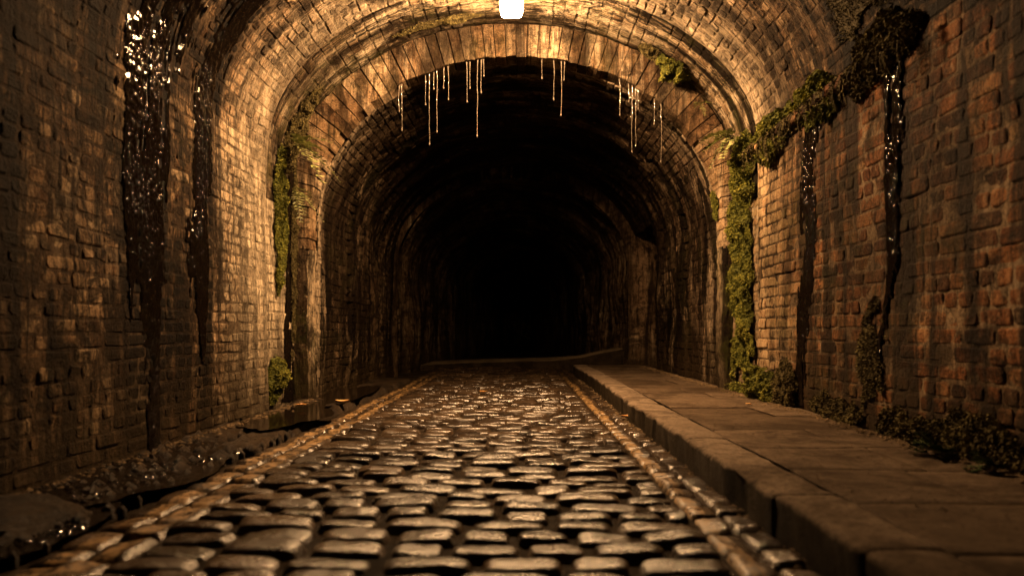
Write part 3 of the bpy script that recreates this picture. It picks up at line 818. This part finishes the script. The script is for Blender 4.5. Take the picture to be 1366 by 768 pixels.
def tube(mb, C_, r0, r1, mat=0, sides=5, rs=None, rnd=.4):
    C_ = np.asarray(C_, float); n = len(C_)
    T = np.gradient(C_, axis=0); T /= np.linalg.norm(T, axis=1)[:, None]+1e-9
    ref = np.array([1, 0, 0.]) if abs(T[0, 0]) < .8 else np.array([0, 1, 0.])
    a = np.cross(T, ref); a /= np.linalg.norm(a, axis=1)[:, None]; b = np.cross(T, a)
    r = np.linspace(r0, r1, n) if rs is None else np.asarray(rs)
    th = np.linspace(0, 2*PI, sides+1)
    P = C_[:, None]+r[:, None, None]*(np.cos(th)[None, :, None]*a[:, None]+np.sin(th)[None, :, None]*b[:, None])
    mb.grid(P, mat, None, rnd)
def at(px, py, y_): return ((px-693)/1000*y_, y_, .65-(py-440)/1000*y_)
frond_plant('fern', 'pale fern leaves sticking out at the arch corner over the bright moss cushion', (1.78, 6.25, 2.28), [(-1, -.3, .1), (-1, .2, -.1), (-.8, -.7, .1), (-.6, .6, .3), (-.9, 0, -.5), (-.7, -.5, -.6)], .27, M['fern'], 1, True, leaf=.08)
frond_plant('fern', 'pale green fern high on the left corner next to the arch', (-1.93, 6.45, 2.25), [(1, -.3, .2), (.8, -.8, 0), (.6, .2, .5), (1, .3, -.3), (.5, -.9, .4), (.8, -.5, -.5)], .36, M['fern'], 2, True, leaf=.08)
frond_plant('fern', 'hanging green fern lower on the left corner wall', (-1.94, 6.42, 1.85), [(.8, -.5, -.3), (.6, -.6, -.6), (.9, 0, -.6), (.7, -.9, 0), (.4, -.4, -.9)], .28, M['fern'], 3, leaf=.05)
frond_plant('fern', 'small lit sprig below the round moss cushion on the arch', (1.62, 6.68, 2.66), [(-.6, -.6, -.3), (-.3, -.8, 0), (.2, -.8, -.6), (.5, -.7, .2)], .14, M['fern'], 4, leaf=.035)
frond_plant('fern', 'bright green fern sprouting on the pavement edge beneath the moss column', (1.80, 5.85, .20), [(-.8, -.6, .6), (-.5, -.9, .5), (-.9, .1, .7), (-.3, -.5, 1), (-.8, -.2, .2), (-.7, .6, .4)], .22, M['moss'], 5, leaf=.035)
frond_plant('leafy_plant', 'low glossy leaved weed at the right wall foot near the picture edge', (1.80, 3.22, .13), [(-.8, -.3, .7), (-.5, -.8, .5), (-.6, .5, .8), (-.2, -.9, .8), (-.9, .1, .3), (-.3, .4, 1)], .16, M['leafd'], 6, True, cat='plant', leaf=.055)
frond_plant('leafy_plant', 'tiny glossy weed at the right wall foot nearest the camera', (1.80, 2.86, .13), [(-.8, -.3, .7), (-.5, -.8, .5), (-.6, .5, .8), (-.9, .1, .3)], .12, M['leafd'], 7, True, cat='plant', leaf=.05)

# trailing roots from ledge moss
rg = np.random.default_rng(66)
for q in range(16):
    yc = 3.45+q*.16+rg.uniform(-.03, .03); mb = MB()
    for k in range(7):
        y_ = yc+rg.normal(0, .018); L = rg.uniform(.05, .21)
        s = np.linspace(0, 1, 6)[:, None]
        C_ = np.array([1.785, y_, 2.07])+s*np.array([rg.uniform(-.03, .03), rg.uniform(-.04, .04), -L])+np.array([-.03, 0, 0])*np.sin(s*3)
        tube(mb, C_, .004, .001, rnd=float(rg.random()))
        j = rg.integers(0, 6, 14)
        leaves(mb, C_[j], np.tile([-1., 0, 0], (14, 1)), .012, rg=rg)
    tag(mb.build('hanging_root', [M['mossb']], loc=(1.785, yc, 2.07)), 'tuft of thin dark roots hanging off the mossy right ledge', 'roots', 'root tufts hanging off the right ledge')

# ------------------------------------------------------------------ hanging lime straws with water drops
drips = [(532, 121, 150), (536, 115, 175), (568, 105, 141), (573, 96, 194), (579, 100, 120), (583, 92, 177), (592, 92, 119), (598, 89, 134),
         (623, 83, 137), (627, 83, 119), (637, 80, 183), (642, 80, 125), (645, 79, 103), (723, 78, 106), (739, 82, 134), (749, 82, 155), (753, 82, 108),
         (827, 110, 155), (839, 117, 137), (843, 118, 204), (848, 130, 196), (851, 121, 147), (873, 140, 167), (882, 135, 217)]
names = {573: 'longest hanging white drip of the left bunch', 536: 'longer of the two drips farthest left under the arch', 532: 'short drip, leftmost of all under the arch',
         568: 'short thick drip at the left edge of the left bunch', 579: 'shortest stub between the two long drips of the left bunch', 583: 'second longest drip of the left bunch, right of the longest',
         592: 'short drip right of the long pair in the left bunch', 598: 'medium drip at the right end of the left bunch', 623: 'medium drip, leftmost of the bunch next to the arch crown',
         627: 'short drip between the medium and the very long drip near the crown', 637: 'very long drip left of the lamp line, longest near the crown', 642: 'medium drip touching the right side of the very long one',
         645: 'shortest drip at the right end of the crown bunch', 723: 'lone short drip right of the lamp', 739: 'medium drip, left one of the three close together right of the lamp',
         749: 'longest of the three close drips right of the lamp', 753: 'stub beside the longest of the three drips right of the lamp', 827: 'lone beaded drip left of the right bunch',
         839: 'short stub at the left edge of the right bunch', 843: 'longest drip of the right bunch', 848: 'long thin drip just right of the longest in the right bunch', 851: 'short drip at the right edge of the right bunch',
         873: 'short drip left of the rightmost drip', 882: 'long drip, rightmost of all under the arch'}
rg = np.random.default_rng(77)
for px, y0, y1 in drips:
    yd = 6.84
    x = (px-693)/1000*yd; zb = .65-(y1-440)/1000*yd
    xx = abs(x-B.cx)/B.a; zt = B.sp+B.b*math.sqrt(max(0, 1-xx*xx))+.02
    n = max(10, int((zt-zb)/.008)); zz = np.linspace(zt, zb, n); L = zt-zb
    s = np.linspace(0, 1, n)
    r = .0028*(1-.5*s)+.0012*vn(s*L*90, s*0+px)+.010*np.exp(-s*L/.026)
    pool_ = (vn(s*L*38, s*0+px*1.7) > .35) & (s > .45)
    r = np.where(pool_, r*.35, r); r[-3:] = [.005, .0065, .0045] if n > 5 else r[-3:]
    r = np.clip(r, .0014, .02); r[-1] = .0008
    C_ = np.stack([x+.004*vn(s*L*8, s*0+px), np.full(n, yd)+.003*vn(s*L*7, s*0+px+4), zz], -1)
    mb = MB(); tube(mb, C_, 0, 0, sides=8, rs=r)
    o = mb.build('hanging_drip', [M['straw']], loc=(x, yd, zt))
    tag(o, names[px], 'drip', 'white drips hanging under the arch')

# ------------------------------------------------------------------ ceiling lamp
lamp = thing('ceiling_lamp', 'glowing tube lamp hanging under the crown of the vault', 'lamp', (-.065, 5.6, 3.30))
def loc_part(mb, name, mat):
    o = mb.build(name, [mat], None, False); o.parent = lamp; o.location = (.065, -5.6, -3.30); return o
x0, x1, ya, yb = -.150, .020, 5.55, 6.15
mb = MB(); mb.box(x0-.012, x1+.012, ya-.03, yb+.02, 3.275, 3.33, bev=.01); 
mb.box(-.13, -.10, ya+.1, ya+.14, 3.33, 3.42); mb.box(-.13, -.10, yb-.2, yb-.16, 3.33, 3.42)
for xa_ in (x0-.010, x1+.003): mb.box(xa_, xa_+.007, ya-.02, yb+.012, 3.262, 3.28)
mb.box(x0-.010, x1+.010, yb+.004, yb+.012, 3.255, 3.28)
loc_part(mb, 'housing', M['metal'])
mb = MB()
prof = [(x0, 3.27), (x0, 3.225), (x0+.02, 3.205), (x1-.02, 3.205), (x1, 3.225), (x1, 3.27)]
P = np.array([[(px, yq, pz) for px, pz in prof] for yq in (ya, yb)])
mb.grid(P); mb.add(P[0], [range(6)]); mb.add(P[1], [range(6)])
fix_normals(loc_part(mb, 'diffuser', M['glow']))
mb = MB(); tube(mb, [(-.06, 5.0, 3.32), (-.05, 4.4, 3.345), (-.07, 3.6, 3.345), (-.06, 2.4, 3.345), (-.05, 1.0, 3.345)], .011, .011, sides=8)
loc_part(mb, 'cable', M['metal'])

# ------------------------------------------------------------------ litter
mb = MB(); rg = np.random.default_rng(88)
def pebble(x, y_, z, r):
    V = [(x, y_, z+r*.8)]; n = 6
    for k in range(n):
        a = 2*PI*k/n+rg.uniform(-.3, .3); V.append((x+r*math.cos(a)*rg.uniform(.8, 1.5), y_+r*math.sin(a)*rg.uniform(.8, 1.3), z+r*rg.uniform(-.1, .3)))
    mb.add(V, [(0, 1+k, 1+(k+1) % n) for k in range(n)], 0, None, float(rg.random()))
for k in range(1500):
    y_ = rg.uniform(2., 11); x = 1.86-abs(rg.normal(0, .045))-.02
    pebble(x, y_, .118, rg.uniform(.004, .014))
for k in range(700):
    pebble(rg.uniform(1.05, 1.8), rg.uniform(2., 10), .118, rg.uniform(.002, .006))
for k in range(500):
    pebble(.80+rg.normal(0, .02), rg.uniform(1.5, 10), -.025, rg.uniform(.005, .015))
for k in range(300):
    pebble(-1.9+abs(rg.normal(0, .05)), rg.uniform(2.5, 6.8), .03, rg.uniform(.004, .016))
tag(mb.build('grit', [M['grit']], smooth=False), 'crumbs of grit and fallen mortar along the wall foot and kerb', 'grit', kind='stuff')

def leaf(label, x, y_, z, s, seed):
    rg = np.random.default_rng(seed); mb = MB()
    n = 7; a = rg.uniform(0, 2*PI); t_ = np.linspace(0, 1, n)
    w = np.sin(t_*PI)**.7*.5*(1+.25*np.sin(t_*19))
    P = np.zeros((n, 3, 3))
    for i in range(n):
        for j, sg in enumerate((-1, 0, 1)):
            u_, v_ = (t_[i]-.5), sg*w[i]
            P[i, j] = (x+s*(u_*math.cos(a)-v_*math.sin(a)), y_+s*(u_*math.sin(a)+v_*math.cos(a)), z+s*(.12*abs(sg)+.25*(u_**2)))
    mb.grid(P, 0, None, float(rg.random()))
    return tag(mb.build('fallen_leaf', [M['dry']], loc=(x, y_, z)), label, 'leaf', 'fallen dead leaves')
leaf('orange dead leaf lying at the road edge just before the arch on the left', -1.50, 6.35, .04, .12, 1)
leaf('pale curled leaf at the foot of the left green tuft', -1.72, 5.9, .055, .09, 2)
leaf('yellow leaf stuck against the kerb face far up the road', .80, 5.6, .0, .10, 3)
leaf('brown leaf on the dark road beyond the arch', -.35, 7.4, .035, .10, 4)
leaf('small leaf on the pavement beside the low green tuft', 1.62, 5.3, .125, .05, 5)

# ------------------------------------------------------------------ world, camera
w_ = bpy.data.worlds.new('World'); SC.world = w_; w_.use_nodes = True
nt = w_.node_tree; bg = nt.nodes['Background']
sky = nt.nodes.new('ShaderNodeTexSky'); sky.sky_type = 'NISHITA'; sky.sun_disc = False
sky.sun_elevation = math.radians(-3); sky.sun_rotation = math.radians(180)
nt.links.new(sky.outputs[0], bg.inputs[0]); bg.inputs[1].default_value = .0005

cam = bpy.data.cameras.new('Camera'); co = bpy.data.objects.new('Camera', cam); COL.objects.link(co)
co.location = (0, 0, .65); co.rotation_euler = (PI/2, 0, 0)
cam.sensor_width = 36; cam.lens = 1000/1366*36
cam.shift_x = -10/1366; cam.shift_y = 56/1366
cam.clip_end = 200; cam.clip_start = .05
cam.dof.use_dof = True; cam.dof.focus_distance = 6.0; cam.dof.aperture_fstop = 1.6
SC.camera = co
SC.view_settings.view_transform = 'Standard'; SC.view_settings.look = 'None'
SC.view_settings.exposure = 0; SC.view_settings.gamma = 1
SC.cycles.use_denoising = True
SC.cycles.max_bounces = 6; SC.cycles.diffuse_bounces = 3; SC.cycles.glossy_bounces = 3
SC.cycles.sample_clamp_indirect = 3
SC.render.film_transparent = False
